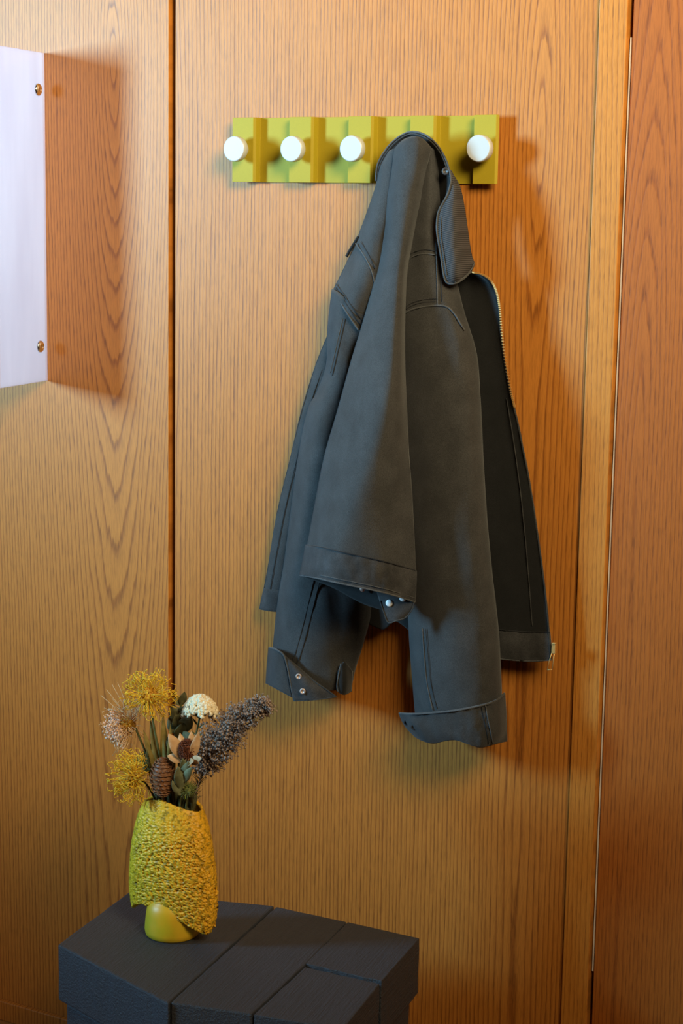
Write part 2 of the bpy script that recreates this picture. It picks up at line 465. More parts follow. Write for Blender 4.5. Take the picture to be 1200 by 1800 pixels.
AE = [(828,478),(846,483),(862,496),(872,518),(877,548),(880,590),(887,640),(896,690),(909,740),(919,790),(929,840),(938,890),(946,950),(953,1005),(960,1060),(966,1120),(968,1160)]
bandA = loft('hem_band', [
    [(870,1106,1.7),(900,1109,1.9),(935,1111,2.2),(966,1111,2.7)],
    [(874,1132,1.8),(905,1134,2.2),(938,1136,2.4),(968,1135,2.8)],
    [(877,1158,1.7),(908,1161,1.9),(940,1162,2.2),(969,1160,2.7)]], M_band, A, 24, 10, 0.0028, 0.22, 16, 3.3)
rim([(870,1106,1.9),(900,1109,2.1),(935,1111,2.4),(966,1111,2.9)], 0.0009, M_stitch, bandA, 'seam')
rim([(877,1158,1.9),(908,1161,2.1),(940,1162,2.4),(969,1160,2.9)], 0.0011, M_seam, bandA, 'edge_piping')
rim([(828,478,3.5),(846,483,3.6),(862,496,3.6),(872,518,3.5),(877,548,3.4),(880,590,3.3),(887,640,3.2),(896,690,3.1),(909,740,3.0),(919,790,2.9),(929,840,2.8),(946,950,2.8),(960,1060,2.8),(968,1160,2.7)], 0.0014, M_canvas, A, 'edge_piping', 70)
seam(A, [(890,700),(903,780),(915,870),(925,970),(935,1100)], 0.0007, M_canvas, 'seam', 0.1)
# zip tape and teeth
zt = spline([(829,480,3.9),(846,484,4.0),(861,495,4.0),(871,516,3.9),(876.5,547,3.8),(880,590,3.7),(887,640,3.5),(896,690,3.4),(902,716,3.2)], 150)
mb = MB()
for i, (x, y, d) in enumerate(zt):
    if i % 2: continue
    c = P(x + 2.2, y - 1.2, (d + 0.15) / 100); mb.box(c.x-0.0015, c.x+0.0015, c.y-0.0010, c.y+0.0010, c.z-0.0008, c.z+0.0008)
tag(keep_sub(mb.build('zip_teeth', M_brass), A), 'brass zip teeth', kind='stuff')
mb = MB(); c = P(973.5, 1139, 0.029); mb.box(c.x-0.0030, c.x+0.0030, c.y-0.003, c.y+0.003, c.z-0.008, c.z+0.008)
c2 = P(974, 1131, 0.033); mb.box(c2.x-0.0018, c2.x+0.0022, c2.y-0.002, c2.y+0.002, c2.z-0.0012, c2.z+0.0012)
zs = mb.build('zip_slider', M_brass, jacket, False, 0.0008); tag(zs, 'brass zip slider')
mb = MB()
a, b2 = P(972, 1146, 0.031), P(966, 1177, 0.030)
q = (b2 - a); sdv = Vector((0.004, 0, 0.0008))
for k in (-1, 1):
    mb.tube([a + sdv*k*0.5, a + q*0.5 + sdv*k*0.8, b2 + sdv*k], 0.0007, 6)
mb.tube([b2 - sdv, b2 + sdv], 0.0009, 6)
keep_sub(mb.build('zip_pull', M_brass, None, True), zs)

# --- left front, close to the wall
B = loft('left_front_panel', [
    [(577,588,2.2),(585,590,3),(600,592,2.5)], [(556,640,1.8),(570,640,2.8),(595,640,2.2)],
    [(531,720,1.6),(550,720,2.7),(580,720,2.0)], [(512,800,1.5),(532,800,2.7),(560,800,2.0)],
    [(488,900,1.4),(508,900,2.7),(540,900,2.0)], [(471,1000,1.4),(490,1000,2.7),(520,1000,2.0)],
    [(457,1070,1.4),(475,1073,2.5),(505,1076,2.0)]], M_canvas, nu=16, wrink=0.2, seed=5.1)
bandB = loft('hem_band', [[(464.5,1034,1.7),(482,1037,2.9),(510,1040,2.3)], [(460,1053,1.8),(478,1056,3.0),(508,1058,2.3)], [(456.5,1071,1.7),(474,1074,2.8),(505,1077,2.2)]], M_band, B, 14, 8, 0.0028, 0.15, 14, 6.1)
rim([(577,588,2.3),(556,640,1.9),(531,720,1.7),(512,800,1.6),(488,900,1.5),(471,1000,1.5),(457,1070,1.5)], 0.0013, M_canvas, B)
seam(B, [(566,650),(541,725),(521,810),(499,905),(480,1005),(470,1066)], 0.0007, M_stitch, 'seam')

# --- dark lining seen between the sleeves
L = loft('lining', [
    [(600,930,2.0),(650,930,2.6),(700,930,2.6),(760,930,2.0)],
    [(610,1010,2.0),(652,1010,2.6),(700,1010,2.6),(750,1010,2.0)],
    [(620,1060,1.8),(655,1072,2.4),(698,1070,2.4),(742,1075,1.8)],
    [(628,1085,1.8),(672,1106,2.2),(697,1092,2.2),(736,1125,1.8)]], M_dark, nu=28, nv=20, wrink=0.2, seed=7.7)

# --- left sleeve
Cs = loft('sleeve', [
    [(584,508,3),(602,520,6.6),(622,545,7.0),(642,570,6.2),(660,585,4)],
    [(576,580,3),(589,590,6.3),(604,602,6.9),(622,615,6),(646,625,3.8)],
    [(574,640,3),(583,648,6),(597,655,7),(614,662,6.2),(634,668,3.8)],
    [(557,690,3),(570,690,6.2),(586,692,7.1),(605,694,6.3),(626,696,4)],
    [(541,722,3),(560,722,6.4),(577,722,7.2),(598,722,6.4),(620,722,4)],
    [(525,800,3),(545,800,6.6),(562,800,7.5),(585,800,6.4),(612,800,4)],
    [(513,888,3),(532,890,6.8),(550,890,7.8),(575,890,6.8),(604,890,4)],
    [(500,988,3),(519,990,6.9),(543,992,8),(580,995,6.6),(642,1000,3.6)],
    [(489,1055,3),(510,1060,7),(542,1065,8.2),(592,1068,6.6),(651,1070,3)],
    [(481,1130,3),(502,1135,7),(540,1140,8.2),(588,1140,6.7),(639,1126,3)],
    [(478,1180,3),(500,1185,7),(542,1195,8),(586,1195,6.5),(623,1178,3)],
    [(478,1202,3.4),(505,1207,6.6),(545,1213,7.3),(585,1213,6.2),(616,1213,3)]], M_canvas, nu=40, nv=80, wrink=0.28, sc=34, seed=9.2, closed_back=1.6)
tag(Cs, 'sleeve with turned-up cuff hanging left of the jacket back')
seam(Cs, [(607,560),(600,590),(592,625),(584,660)], 0.0009, M_stitch)
seam(Cs, [(602,560),(595,590),(587,625),(580,655)], 0.0006, M_seam)
seam(Cs, [(562,1020),(552,1060),(541,1105),(530,1145),(521,1170)], 0.0010, M_stitch)
seam(Cs, [(551,1020),(542,1060),(531,1105),(520,1145),(512,1165)], 0.0006, M_stitch)
cf = loft('cuff', [
    [(473,1139,4.6),(481,1140,7.6),(489,1144,9),(498,1151,9.3)],
    [(470,1170,4.6),(480,1174,7.8),(492,1178,9.1),(505,1178,9.5)],
    [(468,1201,4.6),(481,1208,7.8),(496,1216,9),(514,1226,9.2)]], M_canvas, Cs, 14, 14, 0.003, 0.12, 18, 1.9)
rim([(473,1139,4.8),(481,1140,7.8),(489,1144,9.2),(498,1151,9.6),(504,1168,9.8),(509,1192,9.8),(513,1215,9.5),(517,1232,9.2)], 0.0015, M_seam, cf)
cf2 = loft('cuff_flap', [
    [(498,1151,9.4),(508,1160,9.4),(520,1170,9.0)],
    [(505,1172,9.7),(525,1183,9.8),(551,1196,8.8)],
    [(511,1203,9.6),(540,1209,9.8),(574,1213,8.2)],
    [(517,1232,9.2),(555,1230,9.2),(591,1225,7.6)]], M_stitch if False else M_band, Cs, 14, 14, 0.0026, 0.1, 18, 2.9)
rim([(498,1151,9.4),(520,1170,9.2),(551,1196,9.0),(574,1212,8.4),(591,1225,7.8)], 0.0010, M_canvas, cf2)
rim([(517,1232,9.3),(555,1230,9.3),(591,1225,7.8)], 0.0010, M_canvas, cf2)
cf3 = loft('cuff_end', [
    [(594,1180,7.0),(604,1164,6.6),(619,1180,3.8)],
    [(592,1200,7.2),(606,1198,6.8),(618,1198,3.8)],
    [(591,1213,7.0),(604,1221,6.6),(617,1215,3.8)]], M_dark, Cs, 10, 10, 0.0026, 0.1, 12, 4.9)
rim([(599,1166,6.9),(595,1185,7.3),(592,1205,7.4),(594,1216,7.3)], 0.0009, M_seam, cf3)
def snap(px, py, d, mat, parent, r=0.0048, dome=False, name='snap'):
    c = P(px, py, d / 100); ax = (CAM - c).normalized(); ax = Vector((ax.x*0.5, -1, 0)).normalized()
    prof = [(r, 0), (r, 0.0012), (r*0.8, 0.0018)] + ([(r*0.4, 0.0026), (0.0002, 0.0028)] if dome else [(r*0.5, 0.0018), (r*0.45, 0.0008), (0.0002, 0.0008)])
    return keep_sub(MB().lathe(prof, c, ax, 18).build(name, mat, None, True), parent)
snap(525, 1189, 9.95, M_snap, cf2); snap(532, 1215, 9.95, M_snap, cf2)

# --- right sleeve and shoulder
Ds = loft('sleeve', [
    [(742,266,4.3),(750,260,5.3),(757,260,5.6),(762,264,5),(768,275,3.5)],
    [(735,320,5),(745,320,6),(755,320,6.2),(763,320,5.4),(770,320,4)],
    [(718,400,5.2),(735,400,6.5),(752,400,6.7),(765,400,5.6),(776,400,4.2)],
    [(706,470,5.6),(730,470,7.0),(752,468,7.2),(774,468,6.2),(796,470,4.2)],
    [(700,545,6),(732,540,7.8),(765,536,7.9),(793,538,6.8),(813,543,4)],
    [(700,620,6.2),(738,620,8.6),(778,620,8.9),(814,620,7.7),(836,620,4)],
    [(700,700,6.4),(740,700,9),(784,700,9.5),(823,700,8.1),(843,700,4)],
    [(705,800,6.4),(744,800,9.4),(789,800,9.9),(829,800,8.4),(848,800,4)],
    [(710,900,6.4),(748,900,9.6),(794,900,10.1),(835,900,8.5),(854,900,4)],
    [(715,1000,6),(752,1000,9.6),(799,1000,10.1),(842,1000,8.6),(863,1000,4)],
    [(719,1108,4.2),(746,1105,8.6),(795,1102,10),(850,1100,8.4),(874,1098,4)],
    [(724,1178,4),(750,1178,8.2),(800,1178,10),(855,1178,8.4),(879,1178,4)],
    [(730,1250,4),(757,1252,8.2),(807,1249,9.7),(856,1240,8.2),(881,1228,4)],
    [(735,1288,4.2),(762,1290,8.0),(810,1290,9.2),(856,1286,7.8),(882,1278,4)]], M_canvas, nu=40, nv=90, wrink=0.24, sc=40, seed=11.3, closed_back=1.8)
tag(Ds, 'sleeve with folded cuff hanging right of the jacket back')
seam(Ds, [(708,553),(722,545),(740,540),(765,537),(785,539),(798,551),(808,567),(816,580)], 0.0013)
seam(Ds, [(710,545),(724,537),(742,532),(765,530)], 0.0007, M_stitch)
seam(Ds, [(712,540),(725,532),(743,527),(766,525)], 0.0006, M_stitch)
seam(Ds, [(716,458),(728,450),(745,446),(765,448)], 0.0010)
seam(Ds, [(717,449),(730,442),(747,439),(765,441)], 0.0006, M_stitch)
seam(Ds, [(766,420),(767,450),(768,490),(769,536)], 0.0011)
seam(Ds, [(773,450),(775,490),(776,530)], 0.0006, M_stitch)
seam(Ds, [(742,1105),(745,1150),(750,1200),(760,1248)], 0.0009, M_seam)
seam(Ds, [(748,1105),(752,1150),(757,1200),(768,1246)], 0.0006, M_stitch)
cd_ = loft('cuff', [
    [(702,1254,5.6),(722,1255,9),(750,1254,10.2),(800,1249,11.0),(850,1239,9.8),(872,1231,7.6),(886,1219,4.4)],
    [(708,1268,5.6),(726,1272,9),(752,1275,9.9),(803,1271,10.8),(852,1266,9.7),(875,1258,7.5),(888,1250,4.4)],
    [(717,1281,5.8),(734,1289,8.6),(756,1293,9.7),(800,1290,10.5),(852,1294,9.6),(877,1288,7.4),(889,1282,4.4)],
    [(731,1295,6),(745,1302,8.4),(764,1306,9.4),(800,1300,10.0),(840,1313,9.6),(870,1307,7.2),(890,1303,4.4)]], M_canvas, Ds, 44, 18, 0.0032, 0.30, 13, 3.7)
rim([(702,1254,5.8),(722,1255,9.2),(750,1254,10.4),(800,1249,11.2),(850,1239,10),(872,1231,7.8),(886,1219,4.6)], 0.0017, M_seam, cd_, 'edge_piping', 40)
rim([(702,1254,5.8),(708,1268,5.8),(717,1281,6),(731,1295,6.2)], 0.0012, M_canvas, cd_)
seam(cd_, [(853,1240),(857,1262),(862,1285),(866,1307)], 0.0010, M_seam)
seam(cd_, [(846,1242),(850,1262),(855,1285),(859,1308)], 0.0006, M_stitch)
snap(727, 1278, 8.95, M_stitch, cd_, 0.0045); snap(714, 1270, 7.2, M_stitch, cd_, 0.004)

# --- left shoulder and yoke
Y = loft('yoke', [
    [(681,270,3),(686,265,4.2),(693,262,4.8),(702,262,4.5)],
    [(667,295,2.5),(675,292,4.6),(689,290,5.2),(700,290,4.6)],
    [(660,330,2.4),(670,330,5.3),(683,330,6.0),(695,330,5)],
    [(643,380,2.4),(658,380,5.9),(676,380,6.4),(690,380,5)],
    [(624,430,2.4),(646,430,6.5),(667,430,6.7),(684,430,5)],
    [(602,478,2.4),(631,480,7.1),(659,482,6.8),(676,482,5)],
    [(587,508,2.6),(617,520,7.5),(645,530,7.0),(664,530,5)],
    [(586,516,2.6),(606,546,7.3),(630,582,7.0),(650,592,5)]], M_canvas, nu=26, nv=60, wrink=0.22, sc=34, seed=14.1)
seam(Y, [(625,428),(640,450),(652,474),(658,497),(661,515)], 0.0010)
seam(Y, [(633,424),(648,448),(659,472)], 0.0006, M_stitch)
seam(Y, [(587,513),(596,528),(607,546),(619,564),(630,580)], 0.0014)
seam(Y, [(589,505),(599,520),(611,538),(623,556),(634,570)], 0.0007, M_stitch)
seam(Y, [(590,499),(601,513),(613,531),(626,549),(637,562)], 0.0007, M_stitch)
mb = MB(); a = [(630,416,3.0),(623,427,2.9),(615,440,2.8),(609,451,2.8)]
mb.tube([P(x, y, d/100) for x, y, d in spline(a, 8)], 0.0024, 6)
tag(mb.build('hanger_loop', M_dark, jacket, True), 'short black hanger loop')

# --- back panel draped over the knob, standing well clear of the sleeves
EOFF = 4.4
E_rows = [
    [(696,274,3.4),(709,258,4.2),(725,250,5.0),(741,254,4.8),(756,270,3.6)],
    [(694,262,5.0),(708,249,7.2),(725,244,7.8),(742,247,7.4),(757,262,5.8)],
    [(689,300,5.8),(703,300,8.0),(718,300,8.5),(735,300,8.0),(748,298,5.8)],
    [(682,345,6),(696,345,8.3),(711,345,8.9),(727,345,8.2),(739,345,6)],
    [(672,420,6),(687,420,8.7),(703,420,9.5),(716,420,8.7),(725,420,6.2)],
    [(662,480,6.3),(679,480,9.2),(697,480,10.2),(707,480,9.3),(714.5,480,6.5)],
    [(640,560,6.5),(665,560,9.8),(690,560,11.1),(703,560,9.9),(711,560,6.8)],
    [(616,640,6.8),(650,640,10.4),(684,640,12.0),(702,640,10.4),(711,640,7.0)],
    [(594,720,7),(635,720,11),(672,720,12.9),(700,720,10.8),(714,720,7.2)],
    [(571,800,7.2),(613,800,11.6),(653,800,13.6),(696,800,11.2),(718,800,7.6)],
    [(555,880,7.5),(591,880,12.0),(628,880,14.2),(686,880,11.8),(724,880,8.0)],
    [(541,956,8),(568,960,12.2),(602,968,14.6),(676,985,12.4),(730,1002,8.4)],
    [(529,1010,8.2),(556,1015,12.4),(596,1024,14.8),(676,1041,12.8),(729,1056,8.6)]]
E_ = loft('back_panel', E_rows, M_canvas, nu=40, nv=100, wrink=0.14, sc=46, seed=17.0)
bandE = loft('hem_band', [
    [(537.5,958,8.1),(565,962,12.4),(600,970,14.8),(676,987,12.6),(731,1003,8.5)],
    [(533,985,8.3),(560,989,12.6),(598,998,15.0),(676,1014,12.9),(731,1030,8.7)],
    [(527,1011,8.3),(555,1016,12.6),(595,1025,15.0),(676,1042,12.9),(729,1058,8.7)]], M_band, E_, 50, 14, 0.0030, 0.16, 15, 19.0)
rim([(537.5,958,8.3),(565,962,12.7),(600,970,15.1),(676,987,12.9),(731,1003,8.7)], 0.0009, M_stitch, bandE, 'seam', 40)
rim([(527,1011,8.4),(555,1016,12.8),(595,1025,15.2),(676,1042,13.1),(729,1058,8.8)], 0.0013, M_seam, bandE, 'edge_piping', 40)
rim([(531,1006,8.5),(557,1010,12.9),(596,1018,15.3),(676,1035,13.2),(729,1051,8.9)], 0.0006, M_seam, bandE, 'seam', 40)
Eb = loft('back_lining', [
    [(562,860,7.6),(600,860,8.6),(650,860,8.8),(690,860,8.4),(720,860,7.9)],
    [(543,956,8.0),(590,960,9.0),(645,968,9.0),(690,990,8.6),(728,1002,8.3)],
    [(528,1011,8.2),(585,1033,9.4),(640,1062,9.2),(692,1074,8.9),(728,1060,8.5)]], M_dark, E_, 24, 24, 0.002, 0.06, 30, 21.0)
fc = loft('snap_facing', [
    [(660,1030,9.4),(690,1030,9.5),(728,1045,8.8)],
    [(666,1052,9.4),(694,1055,9.5),(728,1060,8.8)],
    [(674,1075,9.3),(696,1078,9.4),(722,1074,8.7)],
    [(682,1094,9.2),(696,1091,9.2),(712,1086,8.6)]], M_band, E_, 12, 14, 0.0025, 0.05, 20, 23.0)
rim([(728,1058,9.0),(723,1073,8.9),(712,1086,8.8),(697,1091,9.4),(682,1094,9.4),(674,1075,9.5),(668,1056,9.6)], 0.0010, M_canvas, fc)
snap(684, 1060, 9.75, M_snapw, fc, 0.0052, True); snap(708, 1051, 9.5, M_snapw, fc, 0.0052, True); snap(637, 1035, 9.9, M_snap, fc, 0.0042, True)

EOFF = 0.0
# --- collar
G1 = loft('collar_stand', [
    [(660,318,2.6),(668,318,2.8),(680,322,2.8)],
    [(664,288,2.8),(674,296,3.0),(690,304,3.0)],
    [(680,260,3.0),(690,272,3.2),(702,284,3.2)],
    [(700,241,3.4),(707,255,3.4),(715,268,3.2)],
    [(722,231.5,3.8),(725,246,3.6),(729,262,3.2)],
    [(745,236,4.4),(742,252,4.0),(742,270,3.2)],
    [(765,251,5.2),(758,266,4.4),(752,284,3.0)],
    [(780,273,5.8),(770,288,4.2),(758,308,2.6)],
    [(789,297,6.1),(776,312,4.0),(762,335,2.2)],
    [(792,318,6.4),(778,340,3.8),(764,365,2.2)],
    [(786,342,6.8),(777,362,4.0),(765,395,2.2)],
    [(772,372,7.0),(770,390,4.6),(766,430,2.4)]], M_dark, nu=12, nv=70, wrink=0.06, seed=25.0)
tag(G1, 'black inside of the collar')
rim([(660,318,2.8),(664,288,3.0),(680,260,3.2),(700,241,3.6),(722,231.5,4.0),(745,236,4.6),(765,251,5.4),(780,273,6.0),(789,297,6.3),(792,318,6.7),(786,342,7.1),(772,368,7.4),(768,385,7.5),(768,410,7.6),(775,452,7.8),(780,485,7.8),(786,497,7.4),(800,498,7.2),(815,489,6.2),(826,478,4.6)], 0.0014, M_seam, G1, 'edge_piping', 110)
rim([(663,318,2.9),(667,291,3.2),(682,264,3.4),(701,245,3.8),(722,235.5,4.2),(744,240,4.8),(762.5,254,5.5),(777,275,6.1),(786,299,6.4)], 0.0009, M_canvas, G1, 'edge_piping', 60)
G2 = loft('collar', [
    [(788,296,6.1),(792,300,6.2),(796,308,5)],
    [(790,336,6.8),(800,333,6.6),(808,330,4.5)],
    [(771,370,7.2),(797,368,7.4),(816,368,4.2)],
    [(768,410,7.4),(799,410,7.6),(822,410,4)],
    [(774,452,7.6),(802,452,7.8),(828,448,4)],
    [(780,484,7.6),(805,480,7.6),(833,463,4)],
    [(786,497,7.2),(806,493,7.0),(829,475,4.2)]], M_cord, nu=22, nv=50, wrink=0.14, sc=26, seed=27.0)
tag(G2, 'fine ribbed black collar leaf')
rim([(776,380,7.6),(774,410,7.8),(780,452,8.0),(785,484,8.0)], 0.0007, M_seam, G2, 'seam')
rim([(833,463,4.4),(828,474,5.4),(816,487,6.4),(803,494,7.2)], 0.0009, M_seam, G2, 'seam')
snap(783, 301, 6.3, M_button, G1, 0.0055, False, 'snap_button')

P = Pw

# ------------------------------------------------------------------ stool of black painted blocks
ZS = 0.42; TH = 0.086
gdir = (PZ(484, 1593, ZS) - PZ(297, 1763, ZS)).normalized()
def painted():
    m, nt, b = newmat('black_stained_wood')
    tc = N(nt, 'ShaderNodeTexCoord'); mp = N(nt, 'ShaderNodeMapping'); nt.links.new(tc.outputs['Object'], mp.inputs[0])
    mp.inputs['Rotation'].default_value = (0, 0, -math.atan2(gdir.y, gdir.x))
    def sc(v):
        k = N(nt, 'ShaderNodeVectorMath', operation='MULTIPLY'); nt.links.new(mp.outputs[0], k.inputs[0]); k.inputs[1].default_value = v; return k.outputs[0]
    g = noise_(nt, sc((16, 330, 330)), 1, 4, 0.65); l = noise_(nt, sc((30, 30, 30)), 1, 3)
    c = mixc(nt, g, (0.024, 0.028, 0.038), (0.056, 0.064, 0.084))
    c = mixc(nt, math_(nt, 'MULTIPLY', l, 0.4), c, (0.034, 0.032, 0.033))
    nt.links.new(c, b.inputs['Base Color']); b.inputs['Roughness'].default_value = 0.58
    h = math_(nt, 'ADD', math_(nt, 'MULTIPLY', g, 0.7), math_(nt, 'MULTIPLY', noise_(nt, sc((260, 260, 260)), 1, 3, 0.7), 0.5))
    bump(nt, h, 0.9, 0.003, b); return m
M_black = painted()
st0 = PZ(420, 1690, ZS)
stool = thing('stool', 'low stool built of chunky black stained wood blocks beneath the vase', 'stool', (st0.x, st0.y, 0))
def slab(name, pts, z1, z0, bev=0.0022, jit=0.0005, step=0.012, rag=()):
    out = []
    m = len(pts)
    for i in range(m):
        a, b = Vector(pts[i]), Vector(pts[(i+1) % m]); n = max(1, int((b - a).length / step))
        for k in range(n):
            p = a.lerp(b, k / n)
            j = jit * (4 if i in rag else 1) * (1 if k else 0.3)
            out.append((p.x + random.uniform(-j, j), p.y + random.uniform(-j, j)))
    n = len(out); mb = MB()
    lv = [z0] + [z0 + (z1 - z0) * k / 4 for k in range(1, 4)] + [z1]
    for z in lv:
        mid = z not in (z0, z1)
        for x, y in out:
            q = jit * 0.8 if mid else 0
            mb.v.append((x + random.uniform(-q, q), y + random.uniform(-q, q), z))
    for j in range(4):
        for i in range(n):
            i2 = (i+1) % n; mb.f.append((j*n+i, j*n+i2, (j+1)*n+i2, (j+1)*n+i))
    mb.f.append(tuple(reversed(range(n)))); mb.f.append(tuple(4*n + i for i in range(n)))
    o = mb.build(name, M_black, stool)
    bm = bmesh.new(); bm.from_mesh(o.data); bmesh.ops.recalc_face_normals(bm, faces=bm.faces)
    es = [e for e in bm.edges if len(e.link_faces) == 2 and e.calc_face_angle(0) > 0.9]
    bmesh.ops.bevel(bm, geom=es, offset=bev, segments=2, affect='EDGES', profile=0.6, clamp_overlap=True)
    bm.to_mesh(o.data); bm.free(); return o
def zp(*ps): return [tuple(PZ(x, y, ZS)[:2]) for x, y in ps]
p1 = zp((102,1660),(228,1567),(482,1592),(295.5,1763.5))
p2 = zp((300,1761.5),(485.5,1593),(609,1619.5),(535,1696),(442,1782),(368,1771))
p3 = zp((537.5,1693.5),(611,1620.5),(737,1649),(670.5,1724.5))
p4 = zp((446,1782.5),(536,1699),(667,1728.5),(606,1804),(520,1795))
slab('plank', p1, ZS, ZS - TH, 0.003); slab('plank', p2, ZS - 0.0004, ZS - TH, 0.0025)
slab('plank', p3, ZS, ZS - TH, 0.0012, rag=(3,)); slab('plank', p4, ZS - 0.0006, ZS - TH, 0.0016, rag=(1,))
hull = [p1[0], p1[1], p1[2], p3[2], p4[3], p4[4], p2[5], p1[3]]
cx = sum(p[0] for p in hull) / len(hull); cy = sum(p[1] for p in hull) / len(hull)
def shrink(k, dx=0, dy=0): return [(cx + (x-cx)*k + dx, cy + (y-cy)*k + dy) for x, y in hull]
slab('lower_block', shrink(0.955), ZS - TH - 0.003, ZS - TH - 0.09, 0.004)
slab('base_block', shrink(0.90), ZS - TH - 0.093, 0.0, 0.004)

# ------------------------------------------------------------------ vase
vb = PZ(303, 1641, ZS); VD = -vb.y                 # foot centre and its distance from the wall
vase = thing('vase', 'yellow green rough textured ceramic vase hanging like a sleeve over its foot', 'vase', (vb.x, vb.y, ZS))
def glaze(name, bumps):
    m, nt, b = newmat(name)
    tc = N(nt, 'ShaderNodeTexCoord'); sp = N(nt, 'ShaderNodeSeparateXYZ'); nt.links.new(tc.outputs['Object'], sp.inputs[0])
    n1 = noise_(nt, scaled(nt, (1, 1, 1)), 16, 4, 0.6)
    side = math_(nt, 'ADD', math_(nt, 'MULTIPLY', math_(nt, 'SUBTRACT', sp.outputs[0], vb.x - 0.012), 13.0), math_(nt, 'MULTIPLY', n1, 0.9))
    c = ramp(nt, side, [(0.05, (0.74, 0.50, 0.018)), (0.45, (0.82, 0.52, 0.020)), (0.95, (0.82, 0.43, 0.018))])
    n2 = noise_(nt, scaled(nt, (1, 1, 1)), 150, 3, 0.6)
    c = mixc(nt, ramp(nt, n2, [(0.48, (0,)*3), (0.63, (0.68,)*3)]), c, (0.16, 0.125, 0.008))
    nt.links.new(c, b.inputs['Base Color']); b.inputs['Roughness'].default_value = 0.48; b.inputs['Specular IOR Level'].default_value = 0.4
    bump(nt, n2, 0.35 if bumps else 0.08, 0.002, b); return m
M_glaze = glaze('rough_glaze', True); 
M_foot, _nt, _b = newmat('smooth_glaze')
_n = noise_(_nt, scaled(_nt, (1, 1, 1)), 22, 3, 0.6)
_nt.links.new(ramp(_nt, _n, [(0.35, (0.52, 0.42, 0.014)), (0.65, (0.70, 0.42, 0.016))]), _b.inputs['Base Color']); _b.inputs['Roughness'].default_value = 0.42
S1 = (P(304, 1500, VD) - P(303, 1500, VD)).length   # metres per pixel there
def interp(tab, q):
    for (a, va), (b, vb_) in zip(tab, tab[1:]):
        if q <= b:
            t = max(0, (q - a) / (b - a)); return va + (vb_ - va) * t
    return tab[-1][1]
def smooth_tab(tab, n=40):
    return [(a, b) for a, b in spline(tab, n)]
LT = smooth_tab([(1396,262),(1410,253),(1430,244),(1470,235),(1520,230),(1560,229),(1590,233),(1600,237)])
RT = smooth_tab([(1396,338),(1415,350),(1430,357),(1460,366),(1500,373),(1550,379),(1600,380),(1625,377),(1640,370)])
TOP = smooth_tab([(0,1406),(0.18,1397),(0.42,1396),(0.7,1404),(1,1424)])
BOT = smooth_tab([(0,1594),(0.08,1583),(0.25,1580),(0.42,1588),(0.58,1603),(0.78,1621),(0.92,1633),(1,1638)])
TOPB = smooth_tab([(0,1406),(0.3,1402),(0.7,1408),(1,1424)])
BOTB = smooth_tab([(0,1596),(0.15,1590),(0.5,1586),(0.8,1600),(1,1636)])
NA, NV = 300, 210; BD = 0.037
vs = []; fs = []
for j in range(NV + 1):
    v = j / NV
    for i in range(NA):
        a = 2 * math.pi * i / NA
        u = 0.5 - 0.5 * math.cos(a)              # front half a in 0..pi, left to right
        front = a <= math.pi
        yt, yb = (interp(TOP, u), interp(BOT, u)) if front else (interp(TOPB, u), interp(BOTB, u))
        y = yt + (yb - yt) * v
        xl, xr = interp(LT, y), interp(RT, y); x = xl + (xr - xl) * u
        sg = math.sin(a)
        bulge = BD * (0.72 + 0.28 * math.sin(math.pi * min(1, 0.15 + 0.85 * v))) * (abs(sg) ** 0.85) * (1 if sg >= 0 else -1)
        q = Vector((x / 6.2, y / 5.0, sg * 6))
        calm = 0.25 + 0.75 * min(1, max(0, (y - 1425 + 20 * noise.noise(Vector((x/30, y/30, 3)))) / 45)) * min(1, max(0.25, (x - 232) / 34))
        n1 = noise.noise(q) + 0.6 * noise.noise(q * 1.9)
        n1 = 0.55 - abs(n1) * 1.5
        bulge += 0.0034 * n1 * calm * (1 if sg >= 0 else 0.4) * (1 if sg >= 0 else -1)
        px = x + 1.2 * calm * noise.noise(q * 1.3 + Vector((9, 0, 0)))
        c = P(px, y, VD)
        vs.append((c.x + 0.25 * bulge, c.y - bulge, c.z))
for j in range(NV):
    for i in range(NA):
        i2 = (i + 1) % NA; fs.append((j*NA+i, (j+1)*NA+i, (j+1)*NA+i2, j*NA+i2))
me = bpy.data.meshes.new('body'); me.from_pydata(vs, [], fs); me.update()
o = link('body', me, M_glaze, None, True); keep_sub(o, vase)
md = o.modifiers.new('wall', 'SOLIDIFY'); md.thickness = 0.0045; md.offset = -1
tag(o, 'rough textured hanging body')
R0 = 41.0 * S1 * 0.97
prof = [(R0*0.88, 0.0), (R0*0.97, 0.003), (R0, 0.010), (R0*0.98, 0.022), (R0*0.95, 0.034), (R0*0.91, 0.043), (R0*0.82, 0.051), (R0*0.65, 0.057), (R0*0.5, 0.075)]
MBf = MB().lathe(prof, (vb.x, vb.y, ZS), (0, 0, 1), 40)
tag(MBf.build('foot', M_foot, vase, True), 'smooth round yellow green foot')

